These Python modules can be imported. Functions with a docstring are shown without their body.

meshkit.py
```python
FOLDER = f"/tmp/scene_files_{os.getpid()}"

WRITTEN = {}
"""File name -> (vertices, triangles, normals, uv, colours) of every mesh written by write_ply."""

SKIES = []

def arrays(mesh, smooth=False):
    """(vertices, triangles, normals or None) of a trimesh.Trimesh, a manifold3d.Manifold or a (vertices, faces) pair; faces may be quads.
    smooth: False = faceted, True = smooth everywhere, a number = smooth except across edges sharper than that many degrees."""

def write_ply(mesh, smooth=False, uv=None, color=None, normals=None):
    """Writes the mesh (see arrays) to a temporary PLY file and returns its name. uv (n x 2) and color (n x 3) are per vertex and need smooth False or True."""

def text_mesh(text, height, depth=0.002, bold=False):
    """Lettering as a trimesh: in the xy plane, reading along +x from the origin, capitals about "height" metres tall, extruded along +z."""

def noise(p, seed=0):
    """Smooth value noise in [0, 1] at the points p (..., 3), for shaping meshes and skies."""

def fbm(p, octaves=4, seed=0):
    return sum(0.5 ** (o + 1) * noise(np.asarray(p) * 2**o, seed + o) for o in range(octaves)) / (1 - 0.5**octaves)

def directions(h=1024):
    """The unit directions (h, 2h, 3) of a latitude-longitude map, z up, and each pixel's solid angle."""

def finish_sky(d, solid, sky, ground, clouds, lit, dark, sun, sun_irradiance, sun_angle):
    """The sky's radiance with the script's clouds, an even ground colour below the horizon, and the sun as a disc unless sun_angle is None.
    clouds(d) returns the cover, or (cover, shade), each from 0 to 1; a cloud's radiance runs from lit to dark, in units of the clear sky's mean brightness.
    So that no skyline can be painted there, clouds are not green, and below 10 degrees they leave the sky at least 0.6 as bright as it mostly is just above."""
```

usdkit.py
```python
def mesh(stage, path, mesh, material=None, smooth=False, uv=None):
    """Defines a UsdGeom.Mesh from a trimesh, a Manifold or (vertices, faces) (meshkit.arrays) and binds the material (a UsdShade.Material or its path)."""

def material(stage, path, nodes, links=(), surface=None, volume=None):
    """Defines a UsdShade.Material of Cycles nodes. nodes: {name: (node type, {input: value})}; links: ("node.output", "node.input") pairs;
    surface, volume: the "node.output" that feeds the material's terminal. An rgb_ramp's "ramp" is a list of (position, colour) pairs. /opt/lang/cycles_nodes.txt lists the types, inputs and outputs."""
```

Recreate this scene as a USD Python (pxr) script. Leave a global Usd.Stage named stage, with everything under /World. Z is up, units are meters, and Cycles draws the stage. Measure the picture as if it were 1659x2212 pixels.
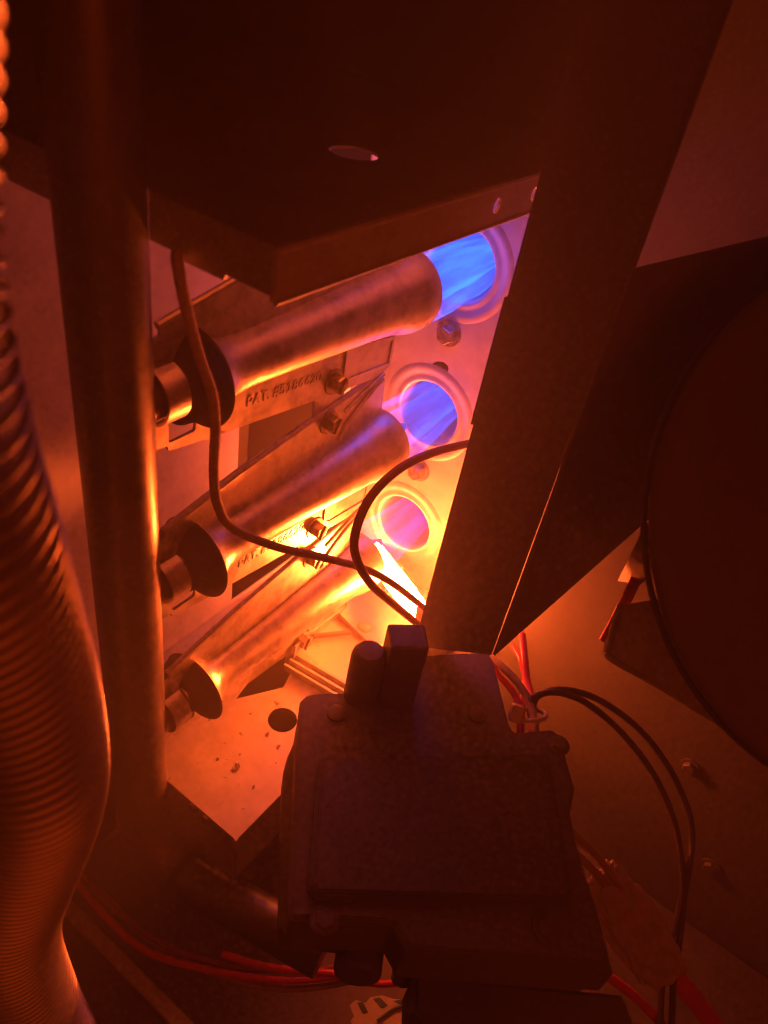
import math, random
import numpy as np, trimesh, usdkit, meshkit
import manifold3d as m3
from shapely.geometry import Polygon, Point, box as sbox, LineString
from shapely import affinity
from shapely.ops import unary_union
from pxr import Usd, UsdGeom, UsdLux, UsdShade, Gf, Sdf

stage = Usd.Stage.CreateInMemory()
UsdGeom.Xform.Define(stage, '/World'); UsdGeom.Scope.Define(stage, '/World/Looks')
random.seed(4); rng = np.random.default_rng(4)

# ------------------------------------------------------------------ camera
# world: origin at the front corner of the burner box floor, X along the burners, Y to the back, Z up
CAM_R = np.array([[0.58116157, -0.79903187, 0.15427019], [-0.43163403, -0.46336697, -0.77393999], [0.68988643, 0.38319592, -0.61418043]])
F, PX = 1660.0, np.array([829.5, 1106.0])
def _ray(p): return CAM_R.T @ np.r_[(np.array(p, float) - PX) / F, 1.0]
CAM = -_ray((510, 1815)) * 0.4
def at(p, ax, v):
    """point of the photograph (1659 wide) on the world plane ax = v (metres)"""
    r = _ray(p); k = 'xyz'.index(ax); return CAM + r * ((v - CAM[k]) / r[k])
def deep(p, d):
    return CAM + _ray(p) * d
cam = UsdGeom.Camera.Define(stage, '/World/camera')
M = np.eye(4); M[0, :3], M[1, :3], M[2, :3], M[3, :3] = CAM_R[0], -CAM_R[1], -CAM_R[2], CAM
cam.AddTransformOp().Set(Gf.Matrix4d(*M.ravel().tolist()))
HA = 7.3
cam.CreateHorizontalApertureAttr(HA); cam.CreateVerticalApertureAttr(HA * 4 / 3)
cam.CreateFocalLengthAttr(HA * F / 1659); cam.CreateFStopAttr(3.3); cam.CreateFocusDistanceAttr(0.40)
cam.CreateClippingRangeAttr(Gf.Vec2f(0.005, 50)); cam.CreateExposureAttr(0.0)

# ------------------------------------------------------------------ light: the glowing igniter (below) and an added fill lamp behind the camera that lifts the dark parts
GLOW = (1.0, 0.105, 0.013)
IGNITER, IGN_TIP, TIPY, SPLIT, TH_R, TH_F, FILL = 910.0, 430.0, .078, .45, 0.60, 0.92, 1.0
fill = UsdLux.RectLight.Define(stage, '/World/added_fill')
fill.CreateWidthAttr(0.5); fill.CreateHeightAttr(0.5); fill.CreateIntensityAttr(FILL); fill.CreateColorAttr(Gf.Vec3f(1.0, 0.075, 0.007))
fp = CAM - CAM_R[2] * 0.30 + CAM_R[1] * 0.22 + CAM_R[0] * 0.32
fz_ = fp - np.array([.03, -.06, .08]); fz_ /= np.linalg.norm(fz_); fx_ = np.cross([0, 0, 1.0], fz_); fx_ /= np.linalg.norm(fx_)
fm = np.eye(4); fm[0, :3], fm[1, :3], fm[2, :3], fm[3, :3] = fx_, np.cross(fz_, fx_), fz_, fp
fill.AddTransformOp().Set(Gf.Matrix4d(*fm.ravel().tolist()))

# ------------------------------------------------------------------ materials
def mat(name, base, metallic=0.0, rough=0.5, vary=0.12, scale=60, bump=0.0, bscale=600, specks=None, spec=0.5, **kw):
    b = np.array(base, float)
    n = {'geo': ('geometry', {}), 'no': ('noise_texture', {'scale': scale, 'detail': 4.0, 'roughness': 0.6}),
         'rp': ('rgb_ramp', {'ramp': [(0.3, tuple(b * (1 - vary))), (0.7, tuple(np.minimum(b * (1 + vary), 1)))]}),
         'rr': ('map_range', {'from_min': 0.3, 'from_max': 0.7, 'to_min': rough - 0.07, 'to_max': rough + 0.07}),
         'p': ('principled_bsdf', {'metallic': metallic, 'specular_ior_level': spec, **kw})}
    l = [('geo.position', 'no.vector'), ('no.fac', 'rp.fac'), ('no.fac', 'rr.value'), ('rr.result', 'p.roughness')]
    out = 'rp.color'
    if specks:
        n['sn'] = ('noise_texture', {'scale': specks[0], 'detail': 3.0, 'roughness': 0.55})
        n['sr'] = ('map_range', {'from_min': specks[1], 'from_max': specks[1] + 0.05, 'to_min': 0.0, 'to_max': specks[3]})
        n['sm'] = ('mix_color', {'b': specks[2]})
        l += [('geo.position', 'sn.vector'), ('sn.fac', 'sr.value'), ('sr.result', 'sm.fac'), (out, 'sm.a')]; out = 'sm.result'
    l.append((out, 'p.base_color'))
    if bump:
        n['bn'] = ('noise_texture', {'scale': bscale, 'detail': 3.0}); n['bu'] = ('bump', {'strength': bump, 'distance': 0.001})
        l += [('geo.position', 'bn.vector'), ('bn.fac', 'bu.height'), ('bu.normal', 'p.normal')]
    return usdkit.material(stage, '/World/Looks/' + name, n, l, surface='p.BSDF')

MAT = {
    'burner': mat('burner_steel', (.58, .56, .54), .85, .36, .15, 90, .10, 900, specks=(260, .70, (.25, .2, .17), .6)),
    'burner_in': mat('burner_steel_inside', (.16, .15, .14), .3, .6),
    'floor': mat('aluminized_floor', (.60, .58, .56), .35, .5, .10, 70, .06, 1500, specks=(150, .655, (.14, .10, .07), .8)),
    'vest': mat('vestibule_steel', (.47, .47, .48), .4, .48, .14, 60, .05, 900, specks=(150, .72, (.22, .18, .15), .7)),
    'fleck': mat('soot_fleck', (.20, .15, .11), .0, .8, .3, 900),
    'outer': mat('dimmed_outer_wall', (.17, .165, .16), .15, .5, .05, 25, .05, 900),  # darker than the port panel, shade put into the colour
    'back': mat('back_steel', (.72, .70, .68), .1, .55, .12, 50, .04, 900),
    'sheet': mat('sheet_steel', (.44, .43, .42), .3, .5, .12, 40, .03, 900),
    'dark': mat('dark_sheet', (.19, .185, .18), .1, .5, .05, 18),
    'pit': mat('dark_recess', (.05, .045, .04), .0, .8),  # near-black colour paints the shade inside the back opening
    'pipe': mat('black_pipe', (.17, .155, .145), .45, .36, .10, 140, .06, 900, specks=(240, .68, (.30, .24, .2), .6)),
    'brass': mat('orifice_brass', (.16, .12, .07), .7, .4),
    'screw': mat('screw_zinc', (.42, .38, .33), .9, .3, .25, 300),
    'valve': mat('valve_casting', (.21, .205, .20), .1, .6, .02, 30),
    'valve_plastic': mat('valve_plastic', (.15, .147, .143), .0, .48, .02, 40),
    'blower': mat('blower_paint', (.10, .096, .09), .0, .55, .08, 30, .05, 900),
    'bracket': mat('bracket_steel', (.5, .48, .46), .3, .5),
    'hose': mat('hose_plastic', (.55, .52, .50), .65, .42, .06, 90),
    'braid': mat('braided_sleeve', (.50, .42, .33), .0, .75, .2, 700, .5, 2600),
    'red': mat('red_wire', (.78, .04, .09), .0, .32),
    'maroon': mat('maroon_wire', (.30, .07, .07), .0, .45),
    'tan': mat('tan_wire', (.42, .30, .13), .0, .5),
    'black_wire': mat('black_wire', (.09, .07, .07), .0, .45),
    'tie': mat('nylon_tie', (.75, .70, .62), .0, .4),
    'scrap': mat('dull_scrap', (.50, .45, .40), .0, .7, .2, 160, .2, 900),
    'paper': mat('label_paper', (.78, .76, .72), .0, .7, .06, 120),
    'ink': mat('label_ink', (.10, .22, .26), .0, .7),
    'ceramic': mat('igniter_ceramic', (.6, .56, .5), .0, .7),
    'pan': mat('cabinet_pan', (.16, .15, .14), .2, .55, .2, 30),
    'strip': mat('painted_light_steel', (.62, .6, .57), .35, .4),  # raised tone paints light onto the top lip and the floor strip
}
def emit(name, color, strength):
    return usdkit.material(stage, '/World/Looks/' + name, {'e': ('emission', {'color': color, 'strength': strength})}, [], surface='e.emission')
MAT['igniter'] = emit('igniter_glow', GLOW, IGNITER)
MAT['igniter_tip'] = emit('igniter_tip_glow', GLOW, IGN_TIP)
def flame_mat(name, s):
    return usdkit.material(stage, '/World/Looks/' + name, {
        'geo': ('geometry', {}), 'mp': ('mapping', {'scale': (9.0, 75.0, 75.0)}), 'no': ('noise_texture', {'scale': 1.6, 'detail': 3.0, 'distortion': 0.8}),
        'nr': ('map_range', {'from_min': 0.35, 'from_max': 0.68, 'to_min': 0.08, 'to_max': 1.6}),
        'lw': ('layer_weight', {'blend': 0.55}), 'lr': ('map_range', {'from_min': 0.0, 'from_max': 1.0, 'to_min': 0.25, 'to_max': 1.15}),
        'mu': ('math', {'math_type': 'multiply'}), 'mf': ('math', {'math_type': 'multiply'}), 'sx': ('separate_xyz', {}), 'fx': ('map_range', {'range_type': 'smoothstep', 'from_min': .172, 'from_max': .205, 'to_min': .3, 'to_max': 1.1}), 'ms': ('math', {'math_type': 'multiply', 'value2': s}),
        'e': ('emission', {'color': (0.002, 0.088, 1.0)}), 't': ('transparent_bsdf', {'color': (1, 1, 1)}), 'a': ('add_closure', {})},
        [('geo.position', 'mp.vector'), ('mp.vector', 'no.vector'), ('no.fac', 'nr.value'), ('lw.facing', 'lr.value'), ('nr.result', 'mu.value1'), ('lr.result', 'mu.value2'),
         ('geo.position', 'sx.vector'), ('sx.x', 'fx.value'), ('mu.value', 'mf.value1'), ('fx.result', 'mf.value2'), ('mf.value', 'ms.value1'), ('ms.value', 'e.strength'), ('e.emission', 'a.closure1'), ('t.BSDF', 'a.closure2')], surface='a.closure')

# ------------------------------------------------------------------ helpers
_used = {}
def numbered(parent, name):
    k = (parent, name); n = _used.get(k, 0); _used[k] = n + 1
    return name if n == 0 else f'{name}_{n:03d}'
_orig = {}
def thing(name, label, cat, loc=(0, 0, 0), group=None, kind=None):
    p = '/World/' + numbered('/World', name)
    x = UsdGeom.Xform.Define(stage, p); x.AddTranslateOp().Set(Gf.Vec3d(*map(float, loc))); o = x.GetPrim()
    _orig[p] = np.array(loc, float); keys(o, label, cat, group, kind); return o
def keys(o, label=None, cat=None, group=None, kind=None):
    for k, v in (('label', label), ('category', cat), ('group', group), ('kind', kind)):
        if v: o.SetCustomDataByKey(k, v)
    return o
def obj(name, mesh, m, parent=None, smooth=35, label=None, kind=None):
    root = str(parent.GetPath()) if parent else '/World'
    path = root + '/' + numbered(root, name)
    v, f, n = meshkit.arrays(mesh, smooth)
    top = '/'.join(path.split('/')[:3]); off = _orig.get(top)
    v = np.array(v, float)
    if off is not None: v = v - off
    g = UsdGeom.Mesh.Define(stage, path)
    from pxr import Vt
    g.CreatePointsAttr(Vt.Vec3fArray.FromNumpy(v.astype(np.float32)))
    g.CreateFaceVertexCountsAttr(Vt.IntArray.FromNumpy(np.full(len(f), 3, np.int32)))
    g.CreateFaceVertexIndicesAttr(Vt.IntArray.FromNumpy(f.astype(np.int32).ravel()))
    g.CreateSubdivisionSchemeAttr('none')
    if n is not None:
        g.CreateNormalsAttr(Vt.Vec3fArray.FromNumpy(np.asarray(n, np.float32))); g.SetNormalsInterpolation('vertex')
    UsdShade.MaterialBindingAPI.Apply(g.GetPrim()).Bind(MAT[m] if isinstance(m, str) else m)
    keys(g.GetPrim(), label, None, None, kind); return g.GetPrim()
def solo(name, mesh, m, label, cat, group=None, kind=None, smooth=35):
    o = obj(name, mesh, m, None, smooth); return keys(o, label, cat, group, kind)
def copy_of(src, name, loc, label):
    was = src.GetCustomData(); o = thing(name, label, was['category'], loc, was.get('group'))
    o.GetReferences().AddInternalReference(src.GetPath()); o.SetInstanceable(True); return o
cat = lambda *ms: trimesh.util.concatenate([m for m in ms])
def prism(poly, n_axis, lo, hi):
    """shapely polygon in the plane of the two other axes, extruded from lo to hi along n_axis (x: (y,z); y: (x,z); z: (x,y))"""
    parts = []
    for g in getattr(poly, 'geoms', [poly]):
        if g.area < 1e-10: continue
        m = trimesh.creation.extrude_polygon(g, hi - lo, engine='earcut'); v = m.vertices.copy(); v[:, 2] += lo
        if n_axis == 'z': m.vertices = v
        elif n_axis == 'y': m.vertices = v[:, [0, 2, 1]]; m.invert()
        else: m.vertices = v[:, [2, 0, 1]]
        parts.append(m)
    return cat(*parts)
def bx(x0, x1, y0, y1, z0, z1):
    m = trimesh.creation.box([abs(x1 - x0), abs(y1 - y0), abs(z1 - z0)]); m.apply_translation([(x0 + x1) / 2, (y0 + y1) / 2, (z0 + z1) / 2]); return m
def rbox(size, r, T=None):
    """rounded box: hull of eight spheres"""
    s = np.array(size) / 2 - r; ps = []
    for sx in (-1, 1):
        for sy in (-1, 1):
            for sz in (-1, 1):
                q = trimesh.creation.icosphere(2, r); q.apply_translation(s * [sx, sy, sz]); ps.append(q.vertices)
    m = trimesh.convex.convex_hull(np.vstack(ps))
    if T is not None: m.apply_transform(T)
    return m
def frame(o, xd, zd):
    """4x4 with local z along zd, local x as near xd as possible"""
    z = np.array(zd, float); z /= np.linalg.norm(z); x = np.array(xd, float); x -= z * (x @ z); x /= np.linalg.norm(x)
    T = np.eye(4); T[:3, 0], T[:3, 1], T[:3, 2], T[:3, 3] = x, np.cross(z, x), z, o; return T
def lathe(prof, n=56, T=None, a0=0.0, a1=2 * math.pi):
    """open profile [(t, r)] turned about local z"""
    prof = np.array(prof, float); full = abs(a1 - a0 - 2 * math.pi) < 1e-6
    k = n if full else n + 1; a = a0 + (a1 - a0) * np.arange(k) / n
    v = np.stack([prof[None, :, 1] * np.cos(a)[:, None], prof[None, :, 1] * np.sin(a)[:, None], np.broadcast_to(prof[None, :, 0], (k, len(prof)))], -1).reshape(-1, 3)
    f = []; L = len(prof)
    for i in range(n):
        i2 = (i + 1) % k
        for j in range(L - 1):
            p, q, r, s = i * L + j, i2 * L + j, i2 * L + j + 1, i * L + j + 1
            f += [(p, q, r), (p, r, s)]
    m = trimesh.Trimesh(v, f, process=False)
    if T is not None: m.apply_transform(T)
    return m
ALONG_X = np.array([[0, 0, 1, 0], [1, 0, 0, 0], [0, 1, 0, 0], [0, 0, 0, 1.0]])   # local z -> world x
def shift(m, d): m = m.copy(); m.apply_translation(d); return m
def spline(pts, per=12):
    p = np.array(pts, float); p = np.vstack([2 * p[0] - p[1], p, 2 * p[-1] - p[-2]]); out = []
    for i in range(1, len(p) - 2):
        t = np.linspace(0, 1, per, endpoint=False)[:, None]; a, b, c, d = p[i - 1:i + 3]
        out.append(0.5 * (2 * b + (c - a) * t + (2 * a - 5 * b + 4 * c - d) * t ** 2 + (3 * b - a - 3 * c + d) * t ** 3))
    return np.vstack(out + [p[-2:-1]])
def tube(path, r, sides=14, caps=True):
    p = np.array(path, float); t = np.gradient(p, axis=0); t /= np.linalg.norm(t, axis=1, keepdims=True) + 1e-12
    u = np.cross(t[0], [0.3, 0.5, 0.8]); u /= np.linalg.norm(u); us = []
    for k in range(len(p)):
        u = u - t[k] * (u @ t[k]); u /= np.linalg.norm(u); us.append(u)
    us = np.array(us); w = np.cross(t, us); a = np.arange(sides) * 2 * np.pi / sides
    R = np.broadcast_to(r, (len(p),))[:, None, None]
    v = (p[:, None] + R * (np.cos(a)[None, :, None] * us[:, None] + np.sin(a)[None, :, None] * w[:, None])).reshape(-1, 3)
    i, j = np.meshgrid(np.arange(len(p) - 1), np.arange(sides), indexing='ij')
    q = np.stack([i * sides + j, i * sides + (j + 1) % sides, (i + 1) * sides + (j + 1) % sides, (i + 1) * sides + j], -1).reshape(-1, 4)
    f = np.vstack([q[:, [0, 1, 2]], q[:, [0, 2, 3]]])
    if caps:
        n = len(v); v = np.vstack([v, p[:1], p[-1:]]); e = (len(p) - 1) * sides
        f = np.vstack([f, [(n, (k + 1) % sides, k) for k in range(sides)], [(n + 1, e + k, e + (k + 1) % sides) for k in range(sides)]])
    return trimesh.Trimesh(v, f, process=False)
def pathof(pts, ds, per=12):
    """points of the photograph with a depth each"""
    return spline([deep(p, d) for p, d in zip(pts, ds)], per)
mm = 0.001
def P2(pts): return Polygon([(a * mm, b * mm) for a, b in pts])

# ------------------------------------------------------------------ burner box
YB, XV = 0.0616, 0.2276          # plane of the burner seam plates, plane of the ports
AX = [0.2360, 0.1407, 0.0460]     # heights of the three burner axes
BX, BS, YW = -0.0087, 0.945, 0.122   # burner local origin and size, plane of the back panel
bb = thing('burner_box', 'open sheet metal burner box with speckled floor and lipped top panel enclosing the burners', 'burner box', (0, 0, 0))
hole = at((610, 1555), 'z', 0); fgap = Polygon([tuple(at(p, 'z', 0)[:2]) for p in ((508, 1510), (612, 1485), (636, 1436), (640, 1395), (560, 1440))])
fl = P2([(0, 0), (227, 0), (227, 121.8), (0, 121.8)]).difference(fgap).difference(Point(hole[0], hole[1]).buffer(0.0088, 24))
slot_c = at((697, 1476), 'z', 0); slot_d = at((752, 1507), 'z', 0) - at((655, 1450), 'z', 0)
sl = affinity.rotate(sbox(-.0175, -.004, .0175, .004), math.degrees(math.atan2(slot_d[1], slot_d[0]))); sl = affinity.translate(sl, slot_c[0], slot_c[1])
obj('floor_plate', prism(fl, 'z', -0.0012, 0), 'floor', bb, 20)
obj('front_flange', cat(bx(0.0015, .227, 0.0002, 0.0014, -.045, -.0014)), 'sheet', bb)
obj('side_flange', cat(bx(0.0002, 0.0014, 0.0015, .1218, -.045, -.0014)), 'sheet', bb)
obj('corner_tab', bx(-.0004, .0016, -.0004, .0016, -.0085, -.0002), 'floor', bb)
edge = at((430, 1745), 'z', 0)
for q in ((420, 1735), (448, 1762)):
    e = at(q, 'z', 0); obj('rivet', lathe([(0, 0), (0, .0035), (.0012, .0033), (.002, .002), (.002, 0)], 12, frame(e + [-.0002, 0, -.004], (0, 0, 1), (-1, 0, 0))), 'screw', bb)
for px, py, rx, ry in ((512, 1658, .0026, .0010), (503, 1664, .0011, .0007), (578, 1586, .0011, .0009), (548, 1700, .0009, .0006), (470, 1640, .0008, .0006)):
    c = at((px, py), 'z', 0); aa = np.linspace(0, 2 * math.pi, 14, endpoint=False); rr_ = 1 + .35 * rng.normal(size=14)
    blot = affinity.rotate(Polygon([(rx * math.cos(a) * max(q, .4), ry * math.sin(a) * max(q, .4)) for a, q in zip(aa, rr_)]).buffer(.0002), 35)
    obj('soot_fleck', prism(affinity.translate(blot, c[0], c[1]), 'z', .0001, .0004), 'fleck', bb, False)
# top panel, lip, notch in its side lip
edge_top = at((50, 367), 'z', .297)
holeT = at((765, 330), 'z', .313)
tp = P2([(0, 0), (230.5, 0), (230.5, 420), (-3, 420), (-3, 77), (0, 46.5)]).difference(Point(-.0095, YB).buffer(.0141, 32)).difference(Point(holeT[0], holeT[1]).buffer(.0098, 24))
obj('top_plate', prism(tp, 'z', .3118, .313), 'sheet', bb, 20)
h1, h2 = at((1075, 445), 'y', 0), at((1155, 420), 'y', 0)
lip = P2([(1.2, 296.8), (227, 296.8), (227, 311.7), (1.2, 311.7)])
lip = lip.difference(Point(h1[0], h1[2]).buffer(.0030)).difference(Point(h2[0], h2[2]).buffer(.0030))
obj('front_lip', prism(lip, 'y', 0.0002, 0.0014), 'strip', bb, 20)  # brighter steel than the top plate, light painted into the lip
slip = P2([(0.2, 298.6), (19, 298.6), (20, 296.6), (40, 296.6), (39, 298.2), (51.5, 298.2), (51.5, 311.7), (0.2, 311.7)])
obj('hem', tube(np.array([(x, .0003, .2968) for x in np.linspace(.001, .226, 12)]), .0009, 8), 'bracket', bb)
obj('bend', cat(tube(np.array([(x, .0013, .3117) for x in np.linspace(.0013, .226, 12)]), .0014, 10), tube(np.array([(.0012, .0012, z) for z in np.linspace(.2970, .3115, 5)]), .0013, 8)), 'strip', bb)  # same brighter steel, painting a lit fold
obj('side_lip', cat(prism(slip, 'x', 0, .0012), bx(-.0028, -.0016, .0772, .42, .297, .3117)), 'sheet', bb, 20)
# back panel with the tall opening
ox = at((515, 970), 'y', YW)[0]
bk = P2([(-110, -60), (227, -60), (227, 311), (-110, 311)]).difference(sbox(ox, .002, .215, .296))
obj('back_plate', prism(bk, 'y', YW, YW + .0012), 'back', bb, 20)
y0, y1 = YW + .0013, YW + .08
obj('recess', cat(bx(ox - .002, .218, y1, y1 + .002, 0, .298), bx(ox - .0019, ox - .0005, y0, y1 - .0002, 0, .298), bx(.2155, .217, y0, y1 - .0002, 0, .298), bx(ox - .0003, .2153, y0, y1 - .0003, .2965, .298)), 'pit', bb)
# small bracket and clip lying on the floor under the lowest burner
a, b = at((745, 1315), 'z', .004), at((832, 1400), 'z', .004)
d = b - a; L = np.linalg.norm(d)
T = frame((a + b) / 2, d, (0, 0, 1))
clip = thing('floor_clip', 'flat steel clip with raised dimple on the burner box floor behind the valve', 'clip', (a + b) / 2 - [0, 0, .004])
cm = trimesh.creation.box([L * 1.3, .013, .0015]); cm.apply_transform(T); obj('strip', cm, 'bracket', clip)
obj('dimple', lathe([(0, .005), (.001, .0045), (.002, .003), (.0025, 0)], 18, frame((a + b) / 2 + [0, 0, .0007], (1, 0, 0), (0, 0, 1))), 'bracket', clip)
lg = at((640, 1440), 'y', YB - .004)
leg = thing('burner_support', 'small steel foot with round dimple propping the lowest burner above the floor', 'support', (lg[0], lg[1], 0))
obj('leg', prism(P2([(-5, 0), (5, 0), (4, 14), (-4, 14)]), 'y', -.0006, .0006).apply_translation((lg[0], lg[1], 0)), 'bracket', leg)
obj('foot', bx(lg[0] - .005, lg[0] + .005, lg[1] - .014, lg[1] - .0006, .0002, .0014), 'bracket', leg)
obj('dimple', lathe([(0, .0035), (.0008, .003), (.0012, 0)], 16, frame((lg[0], lg[1] - .008, .0014), (1, 0, 0), (0, 0, 1))), 'bracket', leg)
a, b = at((676, 1374), 'z', .004), at((756, 1366), 'z', .004)
obj('pin', tube(np.array([a, (a + b) / 2, b]), .0018, 10), 'pipe', leg)
rail = thing('floor_channel', 'short ribbed steel channel on the burner box floor beside the round hole', 'channel', slot_c)
d2 = slot_d / np.linalg.norm(slot_d); n2 = np.array([-d2[1], d2[0], 0])
for k, o in enumerate((-.0055, 0, .0055)):
    m = trimesh.creation.box([.052, .0016, .005]); m.apply_transform(frame(slot_c + n2 * o + [0, 0, .0026], d2, (0, 0, 1))); obj('rib', m, 'bracket', rail)
m = trimesh.creation.box([.052, .0125, .0008]); m.apply_transform(frame(slot_c + [0, 0, .0006], d2, (0, 0, 1))); obj('base', m, 'dark', rail)

# ------------------------------------------------------------------ vestibule wall with the three ports
ve = thing('vestibule_wall', 'steel vestibule wall with three ringed round ports facing the burners', 'wall', (XV, 0, 0), kind='structure')
ports = [at(p, 'x', XV) for p in ((1000, 575), (920, 890), (873, 1131))]
PY = np.mean([p[1] for p in ports]); PZ = [p[2] for p in ports]
wall = P2([(-22, -60), (121.5, -60), (121.5, 311.6), (-22, 311.6)])
RP = .0209
for z in PZ: wall = wall.difference(Point(PY, z).buffer(RP * 1.59, 40))
slots = [at((950, 795), 'x', XV), at((888, 1063), 'x', XV)]
for s in slots: wall = wall.difference(affinity.rotate(affinity.scale(Point(s[1], s[2]).buffer(.0042, 12), 1.5, 1.0), -25))
hb = at((960, 678), 'x', XV); wall = wall.difference(Point(hb[1], hb[2]).buffer(.002, 8))
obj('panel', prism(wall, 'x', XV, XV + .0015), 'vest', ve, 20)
obj('dimmed_outer_panel', prism(P2([(-700, -420), (-22.3, -420), (-22.3, 700), (-700, 700)]), 'x', XV + .0003, XV + .0018), 'outer', ve, 20)  # same wall in a darker tone to dim the light falling here
obj('shade_dark_upper_panel', cat(prism(P2([(-21.8, 313.1), (420, 313.1), (420, 700), (-19.5, 700)]), 'x', XV, XV + .0015), bx(-.30, XV - .0002, .4202, .422, .29, .70)), 'dark', ve, 20)  # wall above the top plate coloured dark in place of shade
for z in PZ:
    T = np.array([[0, 0, -1, XV], [1, 0, 0, PY], [0, 1, 0, z], [0, 0, 0, 1.0]])
    obj('port_ring', lathe([(-.0015, RP * 1.6), (0, RP * 1.6), (.0005, RP * 1.52), (.0007, RP * 1.44), (.0005, RP * 1.36), (-.0002, RP * 1.29), (-.0002, RP * 1.2), (.0004, RP * 1.12), (.0002, RP * 1.05), (-.0012, RP * 1.01), (-.004, RP), (-.007, RP)], 72, T), 'vest', ve, 60)
    obj('exchanger_tube', lathe([(-.0055, .0212), (-.06, .026), (-.22, .026), (-.24, .015), (-.24, 0)], 48, T), 'sheet', ve, 60)
def hexbolt(c, ax, r=.006, h=.005, washer=True, slot=False):
    T = frame(c, (0.3, .2, 1), ax)
    a = [(0, r * 1.35), (.0012, r * 1.35), (.0014, r)] if washer else [(0, r)]
    head = lathe([(0.0006, r), (h * .8, r), (h, r * .85), (h, 0)], 6, T)
    parts = [head]
    if washer: parts.append(lathe([(0, r * 1.45), (.001, r * 1.4), (.0012, 0)], 24, T))
    if slot:
        q = trimesh.creation.box([r * 1.9, r * .28, .001]); q.apply_transform(T @ trimesh.transformations.translation_matrix([0, 0, h + .0003]))
    return cat(*parts)
for p in ((970, 720), (905, 1015)):
    obj('bolt', hexbolt(at(p, 'x', XV), (-1, 0, 0), .0058, .007), 'screw', ve, 30)
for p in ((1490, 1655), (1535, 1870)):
    obj('bolt', hexbolt(at(p, 'x', XV), (-1, 0, 0), .0045, .004), 'outer', ve, 30)

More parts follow.
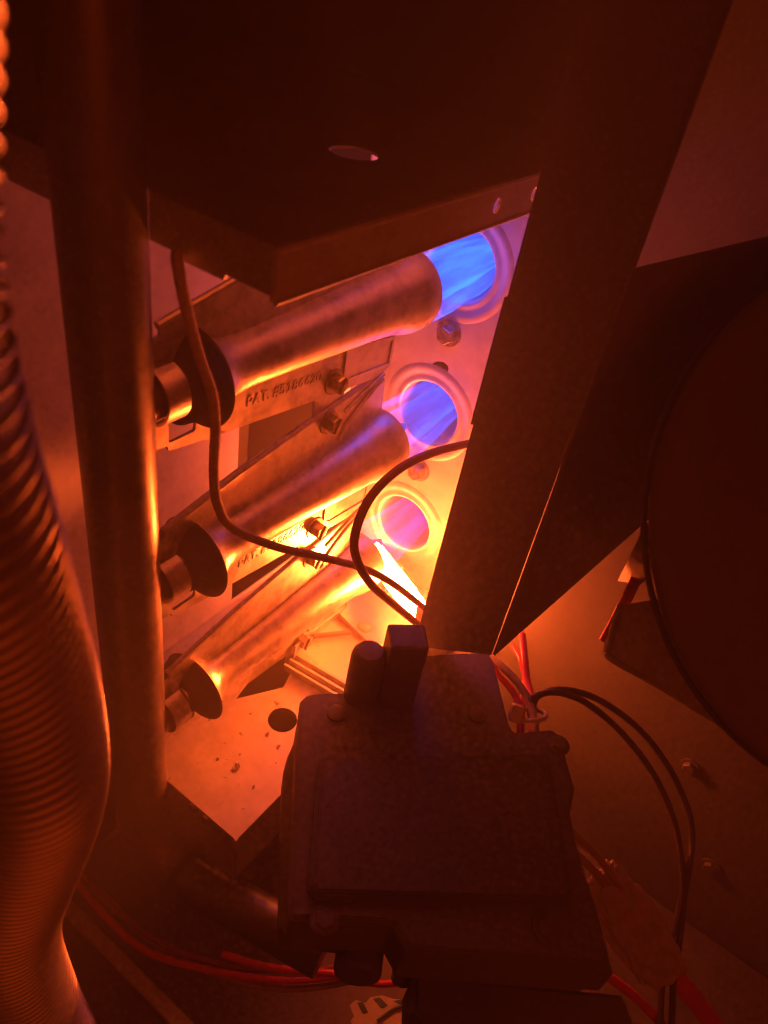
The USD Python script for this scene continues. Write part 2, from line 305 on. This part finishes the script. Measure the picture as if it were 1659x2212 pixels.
# ------------------------------------------------------------------ burners (local: x along the axis as in the world, y and z from the axis)
PROF = [(39.5, 22.5), (40, 21.6), (41.5, 19.5), (44.5, 16.8), (49, 14.6), (55, 13.4), (64, 13), (90, 14), (120, 15.8), (150, 17.6), (168, 19), (174, 20), (180, 21.8), (185, 22.8), (190, 23), (195, 22.6)]
def rad(x): return np.interp(x, [p[0] for p in PROF], [p[1] for p in PROF])
def make_burner(label):
    t = thing('gas_burner', label, 'burner', (BX, YB, AX[0]), 'inshot burners stacked in the burner box')
    o = _orig['/World/gas_burner']
    def W(m):
        m = m.copy(); m.apply_scale(BS); return shift(m, o)
    prof = [(x * mm, r * mm) for x, r in PROF]; inner = [(x * mm, (r - 1.0) * mm) for x, r in PROF[::-1]]
    T = ALONG_X
    obj('venturi_tube', W(lathe(prof, 64, T)), 'burner', t, 50)
    obj('tube_lining', W(lathe(inner + [prof[0]], 64, T)), 'burner_in', t, 50)
    obj('exit_rim', W(lathe([(.195, .0226), (.1956, .0222), (.195, .0216)], 64, T)), 'burner', t, 60)
    # rear half of the air inlet: a closed scoop behind the plate
    u = np.linspace(0, 1, 12); vv = np.linspace(0, math.pi, 25); pts = []
    for a in u:
        for b in vv:
            x = 39.5 - 15 * (1 - (1 - a) ** 2) ** .5 if a < 1 else 24.5
            k = (1 - ((39.5 - x) / 15) ** 2) ** .5 if x > 24.5 else 0
            k = max(k, .0)
            pts.append((x * mm, 22.2 * mm * math.sin(b) * k, 22.2 * mm * math.cos(b) * (0.55 + .45 * k)))
    fs = [(i * 25 + j, i * 25 + j + 1, (i + 1) * 25 + j + 1) for i in range(11) for j in range(24)] + [(i * 25 + j, (i + 1) * 25 + j + 1, (i + 1) * 25 + j) for i in range(11) for j in range(24)]
    obj('air_scoop', W(trimesh.Trimesh(np.array(pts), fs, process=False)), 'burner_in', t, 50)
    # seam plate
    up = [(5, 3), (7, 15), (16.5, 22), (19, 23), (21, 24), (21.4, 27), (30, 29), (67, 36.6), (120, 44), (179, 51), (187, 48)]
    dn = [(190, -45), (181, -49.5), (120, -42.5), (60, -35), (24, -30), (23, -27), (16, -26.5), (8, -26.5), (6, -13)]
    plate = P2(up + [(190, 20)] + dn)
    cut = Polygon([(x * mm, (r - .5) * mm) for x, r in PROF] + [(x * mm, -(r - .5) * mm) for x, r in PROF[::-1]])
    cup = affinity.scale(Point(.0395, 0).buffer(.0222, 32), .66, 1).intersection(sbox(0, -1, .0398, 1))
    slot = sbox(.0255, -.0245, .0375, -.0145).buffer(.0015)
    plate = plate.difference(cut).difference(cup).difference(slot)
    obj('seam_plate', W(prism(plate, 'y', -.0008, .0008)), 'burner', t, 20)
    # rolled top edge
    e = np.array(up[5:10], float) * mm
    obj('rolled_edge', W(tube(np.c_[e[:, 0], np.full(len(e), .0012), e[:, 1]], .0019, 10)), 'burner', t)
    # orifice strap
    a = np.linspace(-1.35, 1.35, 24); ring = [(-.0128 * math.cos(k), .0128 * math.sin(k)) for k in a]
    r2 = [(-.0116 * math.cos(k), .0116 * math.sin(k)) for k in a[::-1]]
    obj('orifice_strap', W(prism(Polygon(ring + r2), 'x', .0145, .0255)), 'burner', t, 40)
    # embossed frame on the lower crossover wing, ridge on the upper one
    fr = P2([(143, -20), (176, -24), (188, -26), (188, -44), (148, -40.5), (143, -37)]).buffer(-.001)
    obj('embossed_frame', W(cat(prism(fr.buffer(.0012).difference(fr.buffer(-.0009)), 'y', -.0019, -.0008), prism(fr.buffer(-.0009), 'y', -.0012, -.0008))), 'burner', t, 20)
    for q in ([(148, 22, -1), (152, 30, -1.2), (170, 42, -1.2), (184, 49, -.8)], [(150, 40, -.8), (172, 48.5, -1.1), (184, 52, -.8)]):
        obj('ridge', W(tube(spline(np.array([(x, y, z) for x, z, y in q]) * mm, 8), .0013, 8)), 'burner', t)
    for z in (-36.5, 39.5):
        c = np.array([.1355, -.0008, z * mm]) * BS + o
        s = obj('screw', hexbolt(c, (-.05, -1, 0.05), .0048, .0065), 'screw', t, 30)
        sl = trimesh.creation.box([.0085, .0014, .0012]); sl.apply_transform(frame(c + [-.0003, -.0068, .0003], (.5, 0, .85), (-.05, -1, .05))); obj('slot', sl, 'burner_in', s)
    obj('backing_tab', W(prism(P2([(124, -56), (150, -56), (150, -33), (124, -33)]), 'y', .0012, .0022)), 'burner', t)
    tm = meshkit.text_mesh('PAT. #5186620', .0052, .0005); tm.apply_transform(np.array([[1, 0, 0, 0], [0, 0, -1, 0], [0, 1, 0, 0], [0, 0, 0, 1.0]]))
    w = np.ptp(tm.vertices[:, 0]); tm.vertices[:, 0] *= .054 / w
    R_ = trimesh.transformations.rotation_matrix(math.radians(5.5), (0, 1, 0)); tm.apply_transform(R_); tm.apply_translation((.0695, -.0007, -.0262))
    obj('patent_mark', W(tm), 'burner', t, 20)
    obj('pin_hole', W(lathe([(0, .0016), (.0003, 0)], 10, frame((.1885, -.0198, -.0115), (1, 0, 0), (0, -.85, -.5)))), 'burner_in', t)
    return t
b1 = make_burner('topmost tubular steel burner under the lipped panel, its stamped patent number readable')
copy_of(b1, 'gas_burner', (BX, YB, AX[1]), 'middle tubular steel burner, its mouth crossed by the braided wire and its flange glaring white')
copy_of(b1, 'gas_burner', (BX, YB, AX[2]), 'lowest tubular steel burner, lying just above the speckled floor plate')

# ------------------------------------------------------------------ flames
def flame(name_mat, s, z, label, r0=.0215, r1=.0145):
    n = 40; x0 = BX + .1945 * BS; xs = np.linspace(x0, x0 + .15, 26)
    k = np.interp(xs - x0, [0, .011, .055, .11, .15], [r0 * .97, r0, r1 * 1.1, r1 * .7, .001])
    dz = np.interp(xs - x0, [0, .045, .15], [0, .002, .006])
    a = np.arange(n) * 2 * np.pi / n; V = []
    for x, r, d in zip(xs, k, dz):
        w = 1 + .10 * (meshkit.noise(np.c_[np.full(n, x * 60), np.cos(a) * 1.5 + 9, np.sin(a) * 1.5 + z * 50]) - .5)
        V.append(np.c_[np.full(n, x), YB - .0008 + np.cos(a) * r * w, z + d + np.sin(a) * r * w])
    V = np.vstack(V); f = []
    for i in range(len(xs) - 1):
        for j in range(n):
            p, q = i * n + j, i * n + (j + 1) % n; f += [(p, q, q + n), (p, q + n, p + n)]
    c = len(V); V = np.vstack([V, [(.2035, YB, z)], [(.361, YB, z + .006)]])
    f += [(c, (j + 1) % n, j) for j in range(n)] + [(c + 1, (len(xs) - 1) * n + j, (len(xs) - 1) * n + (j + 1) % n) for j in range(n)]
    fl = thing('gas_flame', label, 'flame', (x0, YB, z), 'gas flames at the burner mouths')
    m = flame_mat(name_mat, s * .68); obj('outer_sheet', trimesh.Trimesh(V, f, process=False), m, fl, True)
    ax = np.array([0, YB, z]); U = V.copy(); U[:, 1:] = ax[1:] + (V[:, 1:] - ax[1:]) * .62; U[:, 0] = x0 + .004 + (V[:, 0] - x0) * .9
    obj('inner_cone', trimesh.Trimesh(U, f, process=False), m, fl, True)
flame('flame_top', 1.7, AX[0], 'bright blue gas flame shooting from the topmost burner into its port', .0206, .0178)
flame('flame_middle', .8, AX[1], 'pale blue gas flame from the middle burner streaking across its ringed port', .0200, .0152)
flame('flame_low', .34, AX[2], 'faint violet gas flame in the lowest port beside the white hot igniter', .0195, .0135)

# ------------------------------------------------------------------ igniter
ig = thing('hot_surface_igniter', 'white hot igniter blade glaring in front of the lowest port', 'igniter', at((905, 1315), 'y', .004))
tip, base = at((801, 1183), 'y', TIPY), at((912, 1328), 'y', .003)
ud = (base - tip) / np.linalg.norm(base - tip); BL = np.linalg.norm(base - tip)
e1 = np.array([0, 0, 1.]); e1 -= ud * (e1 @ ud); e1 /= np.linalg.norm(e1); e2 = np.cross(ud, e1)
def element(a, b, th, w, t, m, nm):
    n_ = e1 * math.cos(th) + e2 * math.sin(th); p, q = tip + (base - tip) * a, tip + (base - tip) * b
    obj(nm, rbox((w, np.linalg.norm(q - p), t), t * .4, frame((p + q) / 2, np.cross(ud, n_), n_)), m, ig)
element(0, SPLIT, TH_R, .0130, .0018, 'igniter_tip', 'blade_tip'); element(SPLIT + .005, 1, TH_F, .0145, .0018, 'igniter', 'blade')
nr = e1 * math.cos(TH_R) + e2 * math.sin(TH_R); p, q = tip - ud * .002, tip + (base - tip) * (SPLIT + .03)
obj('added_tip_shield', rbox((.0165, np.linalg.norm(q - p), .002), .0008, frame((p + q) / 2 - nr * .0026, np.cross(ud, nr), nr)), 'ceramic', ig)  # added shield, keeps tip light off the floor and port
nf = e1 * math.cos(TH_F) + e2 * math.sin(TH_F); wf = np.cross(ud, nf); wf *= -np.sign(wf[2])      # wf points down
p, q = tip + (base - tip) * (SPLIT + .006), tip + (base - tip) * .86
obj('added_edge_shield', rbox((.0012, np.linalg.norm(q - p), .0048), .0004, frame((p + q) / 2 + wf * .0083 + nf * .0006, wf, nf)), 'ceramic', ig)  # added strip blocking downward light from the blade edge
q = tip + (base - tip) * .74
obj('added_blade_shield', rbox((.0155, np.linalg.norm(q - p), .0014), .0005, frame((p + q) / 2 - nf * .0024, np.cross(ud, nf), nf)), 'ceramic', ig)  # added plate blocking blade light towards the lowest port
wr = np.cross(ud, nr); wr *= -np.sign(wr[2]); p, q = tip, tip + (base - tip) * SPLIT
obj('added_edge_shield', rbox((.0012, np.linalg.norm(q - p), .0044), .0004, frame((p + q) / 2 + wr * .0075 + nr * .0002, wr, nr)), 'ceramic', ig)  # added strip blocking downward light from the tip edge
wd = np.cross(ud, e2)
print('igniter', tip, base, BL)
obj('holder', rbox((.018, .022, .012), .002, frame(base + ud * .012, wd, np.cross(wd, ud))), 'ceramic', ig)

# ------------------------------------------------------------------ manifold pipe
mp = thing('manifold_pipe', 'thick dark upright gas manifold pipe with worn lit edge left of the burners', 'pipe', (-.0095, YB, -.06))
cx = -.0095
path = [(cx, YB, z) for z in np.linspace(.62, -.028, 40)]
arc = [(cx, YB - .03 * (1 - math.cos(q)), -.03 - .03 * math.sin(q)) for q in np.linspace(0, math.pi / 2, 12)]
hor = [(cx + .018 * k, YB - .034 - k * .088, -.06) for k in np.linspace(0, 1, 14)]
obj('upright', tube(np.array(path), .0137, 48), 'pipe', mp, 50)
obj('elbow', tube(np.array(arc), .0150, 48), 'pipe', mp, 50)
obj('outlet_pipe', tube(np.array(hor), .0130, 40), 'pipe', mp, 50)
for z in AX:
    T = ALONG_X.copy(); T[:3, 3] = (cx, YB, z)
    obj('orifice', lathe([(.010, .0095), (.0225, .0095), (.0245, .0088), (.0245, .0065), (.029, .0062), (.031, .004), (.031, 0)], 24, T), 'brass', mp, 40)

# ------------------------------------------------------------------ right-hand post and cover
YP = -.060; S0 = at((1060, 1415), 'y', YP); XP = S0[0]
ptop = .70
yL = at((1000, 1000), 'x', XP)[1]
cov = thing('cover_post', 'tall dark folded sheet metal cover post standing in front of the ports on the right', 'cover', (XP, YP, S0[2]))
Lb = at((893, 1395), 'x', XP)
A = Polygon([(YP, S0[2]), (yL, Lb[2]), (yL, ptop), (YP, ptop)])
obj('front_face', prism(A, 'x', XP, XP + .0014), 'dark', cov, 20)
E_ = at((1395, 1120), 'x', .220); e1 = np.array([E_[0], E_[1]]) - S0[:2]; e1n = e1 / np.linalg.norm(e1); nB = np.array([e1n[1], -e1n[0], 0])
def onB(p):
    r = _ray(p); k = ((np.r_[S0[:2], 0] - CAM) @ nB) / (r @ nB); q = CAM + r * k; return ((q[:2] - S0[:2]) @ e1n, q[2])
pb = [onB(p) for p in ((1060, 1415), (1395, 1120), (1500, 1020), (1720, 830), (1690, 490), (1365, 580), (1560, 0))]
pb = [pb[0], pb[1], (pb[1][0] + .03, pb[1][1]), (pb[1][0] + .03, onB((1659, 500))[1]), pb[5], (onB((1440, 360))[0], ptop), (0, ptop)]
print('B', np.round(pb, 3), 'S0', S0, 'E', E_)
zs = at((1185, 1020), 'y', YP)[2]; pb[0] = (.0016, pb[0][1]); pb += [(0, zs + .004), (.0016, zs - .01)]
B = Polygon(pb); m = trimesh.creation.extrude_polygon(B, .0014, engine='earcut')
T = np.eye(4); T[:3, 0] = [e1n[0], e1n[1], 0]; T[:3, 1] = (0, 0, 1); T[:3, 2] = np.cross(T[:3, 0], T[:3, 1]); T[:3, 3] = (S0[0], S0[1], 0); m.apply_transform(T)
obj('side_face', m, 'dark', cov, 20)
fl2 = [at(p, 'x', XP + .004) for p in ((1089, 642), (1112, 642), (1042, 917), (1016, 917))]
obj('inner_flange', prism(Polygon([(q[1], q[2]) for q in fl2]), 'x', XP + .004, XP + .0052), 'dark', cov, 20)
obj('folded_edge', tube(np.array([(XP + .0004, YP - .0003, z) for z in np.linspace(zs, ptop - .02, 8)]), .0009, 8), 'dark', cov)

# ------------------------------------------------------------------ blower housing on the right
dz = .27; c0 = deep((2037, 1135), dz); fw = CAM_R[2]; Rr = 640 * dz / F
bl = thing('blower_housing', 'large round dark blower housing filling the right side of the frame', 'blower', c0)
T = frame(c0, CAM_R[0], -fw)
obj('drum', lathe([(-.06, Rr * .62), (-.012, Rr * .93), (-.001, Rr - .001), (.001, Rr - .0004), (.0022, Rr - .0025), (.0022, Rr - .008), (.001, Rr - .012), (.001, Rr * .6), (.004, Rr * .55), (.004, 0)], 160, T), 'blower', bl, 40)
obj('rear_shell', lathe([(-.062, 0), (-.06, Rr * .62)], 96, T), 'blower', bl)
obj('rim_bead', lathe([(-.004 + .0012 * math.sin(q), Rr - .0002 + .0012 * math.cos(q)) for q in np.linspace(0, 2 * math.pi, 9)], 160, T), 'blower', bl, 60)
def plate_from(pts, d, thick):
    """flat sheet through points of the photograph at the given depths (first three fix the plane)"""
    q = np.array([deep(p, k) for p, k in zip(pts[:3], d)]); n = np.cross(q[1] - q[0], q[2] - q[0]); n /= np.linalg.norm(n)
    if n @ (CAM - q[0]) < 0: n = -n
    W = []
    for p in pts:
        r = _ray(p); W.append(CAM + r * (((q[0] - CAM) @ n) / (r @ n)))
    W = np.array(W); T = frame(W[0], W[1] - W[0], n); L = (np.linalg.inv(T) @ np.c_[W, np.ones(len(W))].T).T[:, :2]
    pl = Polygon(L).buffer(0)
    m = trimesh.creation.extrude_polygon(pl, thick, engine='earcut'); m.apply_translation((0, 0, -thick)); m.apply_transform(T); return m
obj('mounting_tab', plate_from([(1395, 1130), (1408, 1240), (1380, 1262), (1334, 1255)], (.385, .37, .385), .0012), 'bracket', bl, 20)
obj('vent_tube', tube(pathof([(1375, 1250), (1345, 1310), (1305, 1385)], (.385, .388, .392)), .0028), 'red', bl)
lipm = cat(plate_from([(1340, 1308), (1310, 1408), (1600, 1585), (1560, 1480), (1440, 1290)], (.365, .362, .33), .002), tube(pathof([(1310, 1410), (1330, 1428), (1440, 1490), (1600, 1590)], (.362, .36, .35, .335)), .0018), tube(pathof([(1342, 1306), (1326, 1355), (1310, 1410)], (.366, .364, .362)), .0018))
obj('outlet_collar', lipm, 'bracket', bl, 30)

# ------------------------------------------------------------------ gas valve
def zpoly(pts, z): return Polygon([tuple(at(p, 'z', z)[:2]) for p in pts])
def soft(p, r): return p.buffer(-r, 8).buffer(2 * r, 8).buffer(-r, 8)
gv = thing('gas_valve', 'bulky dark gas valve in shadow below the cover post, front centre', 'valve', at((900, 1850), 'z', .03))
ZT = .072
main = zpoly([(648, 1512), (664, 1498), (690, 1494), (828, 1493), (850, 1440), (870, 1415), (1056, 1404), (1068, 1430), (1100, 1560), (1112, 1580), (1196, 1572), (1212, 1590), (1226, 1640), (1243, 1700), (1234, 1752), (1242, 1800), (1262, 1870), (1292, 1990), (1318, 2070), (1300, 2085), (880, 2050), (850, 1995), (626, 1985), (622, 1940), (632, 1800), (640, 1640), (644, 1560)], ZT)
def slab(poly, z0, z1, bev):
    """extruded outline with chamfered upper edge"""
    return cat(prism(poly, 'z', z0, z1 - bev), *[prism(poly.buffer(-bev * (k + 1) / 3), 'z', z1 - bev + bev * k / 3 - (.0001 if k else 0), z1 - bev + bev * (k + 1) / 3) for k in range(3)])
obj('body', slab(soft(main, .003), .045, ZT, .002), 'valve', gv, 25)
low = zpoly([(640, 1560), (636, 1600), (622, 1630), (612, 1665), (608, 1740), (606, 1900), (602, 2005), (760, 2030), (850, 2020), (905, 2070), (1330, 2110), (1290, 1960), (1235, 1800), (1060, 1620)], .044)
obj('base_casting', slab(soft(low, .003), .028, .0445, .002), 'valve', gv, 25)
cover = zpoly([(690, 1650), (1180, 1640), (1226, 1940), (1220, 1960), (680, 1945), (668, 1925)], ZT)
obj('coil_cover', slab(cover.buffer(-.002).buffer(.003), ZT + .0002, ZT + .006, .003), 'valve_plastic', gv, 30)
for p, r in (((727, 1542), .005), ((1030, 1545), .005), ((690, 1998), .004)):
    obj('cover_screw', lathe([(0, r), (.0012, r), (.0018, r * .7), (.0018, 0)], 20, frame(at(p, 'z', ZT), (1, 0, 0), (0, 0, 1))), 'valve', gv, 40)
tz = ZT + .0062
for q in ((700, 1990), (1180, 2010), (1205, 1610)):
    obj('body_screw', hexbolt(at(q, 'z', ZT), (0, 0, 1), .0042, .003), 'valve', gv, 30)
# upright terminal block and regulator cap on the rear edge
q = at((850, 1500), 'z', ZT); dirx = at((895, 1500), 'z', ZT) - at((820, 1500), 'z', ZT); wdt = np.linalg.norm(dirx)
def zat(p, base):
    """height of point p of the photograph above base: on the upright plane through base facing the camera"""
    n = np.array([CAM[0] - base[0], CAM[1] - base[1], 0]); r = _ray(p); return (CAM + r * (((base - CAM) @ n) / (r @ n)))[2]
h = zat((857, 1366), q) - ZT
obj('terminal_block', rbox((wdt * 1.02, .016, h + .012), .0015, frame(q + [0, 0, h / 2 - .006], dirx, (0, 0, 1))), 'valve_plastic', gv)
q = at((780, 1500), 'z', ZT); h = zat((780, 1398), q) - ZT; rr = wdt * .49
obj('regulator_cap', lathe([(-.006, rr), (h - .006, rr), (h - .003, rr * .93), (h - .0005, rr * .7), (h, 0)], 36, frame(q, (1, 0, 0), (0, 0, 1))), 'valve_plastic', gv, 40)
hd = np.array([CAM_R[2][0], CAM_R[2][1], 0]); hd /= np.linalg.norm(hd)
e = at((770, 2112), 'z', .035)
obj('pressure_knob', lathe([(0, 0), (0, .0085), (.001, .0098), (.003, .0104), (.022, .0104), (.024, .0125), (.05, .0125)], 36, frame(e, (0, 0, 1), hd)), 'valve_plastic', gv, 40)
e = at((868, 2135), 'z', .01)
obj('test_port', lathe([(0, 0), (.001, .004), (.003, .0055), (.03, .0055)], 24, frame(e, (0, 0, 1), hd + [0, 0, .25])), 'valve', gv, 40)
foot = zpoly([(893, 2105), (1345, 2150), (1400, 2300), (930, 2300), (915, 2215), (893, 2180)], .026)
obj('inlet_flange', slab(foot, -.004, .0275, .002), 'valve', gv, 25)

# ------------------------------------------------------------------ corrugated hose, left foreground
HP = [((-364, -150), .098), ((-359, 300), .101), ((-340, 500), .105), ((-302, 700), .110), ((-225, 950), .121), ((-125, 1170), .138), ((-45, 1340), .160), ((20, 1490), .182), ((62, 1640), .203), ((72, 1720), .222), ((62, 1800), .243), ((35, 1900), .270), ((15, 1985), .293), ((22, 2060), .315), ((55, 2140), .340), ((95, 2220), .362), ((150, 2320), .385)]
hp = np.array([deep(p, d) for p, d in HP]); hs = spline(hp, 60)
ln = np.r_[0, np.cumsum(np.linalg.norm(np.diff(hs, axis=0), axis=1))]; pitch = .0044; nst = int(ln[-1] / pitch * 14)
ss = np.linspace(0, ln[-1], nst); hp2 = np.c_[[np.interp(ss, ln, hs[:, k]) for k in range(3)]].T
HRAD = .0195
cs = np.cos(ss / pitch * 2 * np.pi); hr = HRAD - .0010 + .0017 * np.sign(cs) * np.abs(cs) ** .8
print('hose', nst)
solo('corrugated_hose', tube(hp2, hr, 40), 'hose', 'ribbed flexible hose curving down the left edge of the frame', 'hose', smooth=True)

# ------------------------------------------------------------------ wires
def wire(name, pts, ds, r, m, label, category='wire', group=None):
    return solo(name, tube(pathof(pts, ds), r, 12), m, label, category, group, smooth=True)
ypts = [((383, 545), .036), ((384, 570), .034), ((400, 655), .031), ((430, 770), .029), ((458, 850), .028), ((465, 925), .028), ((462, 1020), .028), ((470, 1090), .027), ((505, 1142), .025), ((600, 1182), .020), ((700, 1205), .014), ((790, 1230), .008), ((850, 1262), .003), ((915, 1312), -.001), ((960, 1345), -.002)]
wp = spline([at(p, 'y', y) for p, y in ypts], 14)
bw = thing('braided_wire', 'fuzzy braided wire hanging from the top panel and bending right past the burners', 'wire', wp[0])
obj('sleeve', tube(wp, .0019, 14), 'braid', bw, True)
fz = []
for k in range(240):
    i = rng.integers(2, len(wp) - 2); d = rng.normal(size=3); t = wp[i + 1] - wp[i]; t /= np.linalg.norm(t); d -= t * (d @ t); d /= np.linalg.norm(d)
    p0 = wp[i] + (wp[i + 1] - wp[i]) * rng.random() + d * .0019; L = .0006 + .0012 * rng.random() ** 2
    fz.append(tube(np.array([p0, p0 + d * L * .6 + t * L * .3, p0 + d * L + t * L * .8 * rng.normal()]), .00006, 3, False))
obj('loose_fibre', cat(*fz), 'braid', bw, False, kind='stuff')
lpts = [((1040, 955), .002), ((1005, 960), .002), ((930, 980), .004), ((860, 1015), .006), ((800, 1075), .006), ((768, 1150), .005), ((770, 1205), .003), ((800, 1260), .000), ((850, 1305), -.002), ((905, 1350), -.003), ((950, 1385), -.003)]
solo('looped_wire', tube(spline([at(p, 'y', y) for p, y in lpts], 14), .0022, 14), 'maroon', 'smooth dark red wire looping out from behind the cover post past the ports', 'wire', smooth=True)
wire('tan_wire', [(1058, 1418), (1085, 1440), (1118, 1475), (1145, 1520), (1154, 1560), (1157, 1600)], [.452, .44, .43, .42, .41, .40], .0022, 'tan', 'tan wire bending from the bottom corner of the cover post to the cable tie')
wire('red_wire', [(1062, 1425), (1075, 1455), (1105, 1490), (1122, 1530), (1124, 1600)], [.455, .445, .435, .425, .41], .0020, 'red', 'bright red wire hugging the tan wire below the cover post corner', 'wire')
wire('red_wire', [(1128, 1370), (1133, 1420), (1138, 1470), (1150, 1520), (1150, 1600)], [.47, .455, .445, .43, .41], .0022, 'red', 'thicker straight red wire dropping from behind the cover post into the cable tie', 'wire')
wire('red_wire', [(1108, 1395), (1125, 1425), (1134, 1470), (1128, 1520), (1126, 1600)], [.475, .46, .45, .435, .42], .0018, 'red', 'red wire slanting across behind the straight red wire above the cable tie', 'wire')
wire('dark_wire', [(1150, 1590), (1146, 1520), (1160, 1502), (1205, 1496), (1265, 1518), (1340, 1580), (1410, 1670), (1455, 1770), (1472, 1860), (1474, 1930), (1452, 2020), (1432, 2110), (1424, 2240)], [.42] * 3 + [.43, .44, .45, .455, .46, .46, .46, .455, .45, .445], .0019, 'black_wire', 'dark wire arching low from the cable tie down to the frame bottom right', 'wire', 'dark wires arching down on the right')
wire('dark_wire', [(1152, 1590), (1152, 1522), (1172, 1498), (1220, 1490), (1290, 1510), (1375, 1570), (1440, 1650), (1483, 1740), (1495, 1810), (1487, 1880), (1476, 1950), (1468, 2030), (1455, 2120), (1450, 2240)], [.425] * 3 + [.435, .445, .455, .46, .465, .465, .46, .46, .455, .45, .445], .0019, 'black_wire', 'dark wire arching highest and farthest right from the cable tie', 'wire', 'dark wires arching down on the right')
tie = thing('cable_tie', 'pale nylon cable tie gripping the wires above the valve connector', 'cable tie', deep((1145, 1545), .41))
tpth = [deep((1143 + 36 * math.cos(q), 1545 + 13 * math.sin(q)), .415 - .012 * math.sin(q)) for q in np.linspace(0, 2 * math.pi, 24)]
obj('band', tube(np.array(tpth), .0014, 8), 'tie', tie)
obj('head', rbox((.0062, .009, .006), .001, frame(deep((1114, 1540), .405), CAM_R[0] + .3 * CAM_R[1], -CAM_R[2])), 'tie', tie)
# left lower wires
lw = [([(160, 1900), (215, 1965), (275, 2025), (340, 2065), (430, 2090), (530, 2110), (620, 2118), (720, 2110), (800, 2100)], 'red', 'brightest red wire sagging across the lower left behind the pressure knob', -.11, .0021),
      ([(165, 1880), (240, 1955), (320, 2020), (400, 2062), (500, 2088), (600, 2095), (710, 2092), (810, 2070)], 'maroon', 'dull red wire running just above the brightest red wire at lower left', -.112, .0019),
      ([(170, 1890), (225, 1935), (290, 2000), (370, 2060), (470, 2105), (580, 2135), (690, 2132), (810, 2108)], 'tan', 'tan wire among the red wires at lower left', -.114, .0018),
      ([(480, 2060), (560, 2085), (640, 2097), (720, 2103), (820, 2125), (900, 2115)], 'red', 'short red wire crossing right of the pressure knob to the valve base', -.108, .0021)]
for pts, m, lab, z, r in lw:
    solo('harness_wire', tube(spline([at(p, 'z', z) for p in pts], 12), r, 12), m, lab, 'wire', smooth=True)
# ------------------------------------------------------------------ cabinet base, strip, label, loose bits
solo('cabinet_floor', bx(-.45, .227, -.70, .1218, -.152, -.150), 'pan', 'dark metal cabinet floor below the burner box', 'floor', kind='structure')
st = [at(p, 'z', -.145) for p in ((150, 1967), (312, 2131))]; dd = st[1] - st[0]; dd /= np.linalg.norm(dd)
sm = trimesh.creation.box([.30, .0085, .004]); sm.apply_transform(frame(st[0] - dd * .04 + dd * .08, dd, (0, 0, 1)))
solo('flat_strip', sm, 'strip', 'flat pale metal strip running diagonally behind the hose at lower left', 'strip')
lb = thing('paper_label', 'torn pale printed label with blue marks under the valve at the bottom edge', 'label', at((830, 2190), 'z', -.1))
lp = zpoly([(755, 2172), (768, 2160), (790, 2166), (800, 2154), (826, 2150), (850, 2158), (905, 2160), (915, 2190), (940, 2300), (760, 2300), (764, 2220), (757, 2205), (765, 2195)], -.10)
obj('sheet', prism(lp, 'z', -.1004, -.100), 'paper', lb, 20)
for pts in ([(772, 2166), (784, 2164), (795, 2186), (784, 2190)], [(806, 2158), (820, 2154), (838, 2172), (826, 2178)], [(850, 2162), (875, 2158), (890, 2166), (868, 2172)]):
    obj('printed_mark', prism(zpoly(pts, -.0998), 'z', -.0999, -.0997), 'ink', lb, 20)
obj('curled_edge', tube(spline([at(p, 'z', -.099) for p in ((815, 2205), (850, 2180), (880, 2172), (915, 2174))], 8), .0008, 8), 'ink', lb)
# pale connector and its wires at the right of the valve
cn = thing('wire_connector', 'pale ragged wire connector lump beside the right flank of the valve', 'connector', deep((1370, 1990), .44))
ps = trimesh.creation.icosphere(5, 1.0); v = ps.vertices
T = frame(deep((1365, 2000), .44), _ray((1440, 2100)) - _ray((1300, 1900)), -CAM_R[2])
k = .62 + .65 * meshkit.fbm(v * 2.6 + 5, 3)[:, None] + .12 * meshkit.fbm(v * 7 + 1, 2)[:, None]
ps.vertices = np.sign(v) * np.abs(v) ** .6 * [.036, .0155, .006] * k; ps.apply_transform(T); obj('lump', ps, 'scrap', cn, 40)
for pts in ([(1205, 1770), (1290, 1850), (1335, 1915), (1355, 1960)], [(1215, 1815), (1295, 1895), (1325, 1940), (1345, 1970)]):
    obj('lead', tube(pathof(pts, [.43, .435, .437, .438]), .0022), 'tan', cn)
solo('red_wire', tube(pathof([(1250, 2080), (1330, 2120), (1400, 2180), (1470, 2260)], [.44, .445, .45, .455]), .0028), 'red', 'dim red wire slanting to the bottom right corner beside the valve base', 'wire', smooth=True)
solo('red_wire', tube(pathof([(1440, 2090), (1500, 2160), (1560, 2240)], [.47, .472, .475]), .006), 'red', 'thick dim red lead at the bottom edge right of the dark wires', 'wire', smooth=True)

# ------------------------------------------------------------------ added haze volume imitating lens glare
HZ = 0.50
MAT['haze'] = usdkit.material(stage, '/World/Looks/glare_haze', {'v': ('principled_volume', {'color': (.95, .95, .95), 'density': HZ, 'anisotropy': 0.2})}, [], volume='v.volume')
keys(obj('haze', bx(-.9, 1.2, -1.2, .9, -1.2, .9), 'haze', None, False), 'added thin haze imitating lens glare round the glowing igniter', 'haze', None, 'stuff')
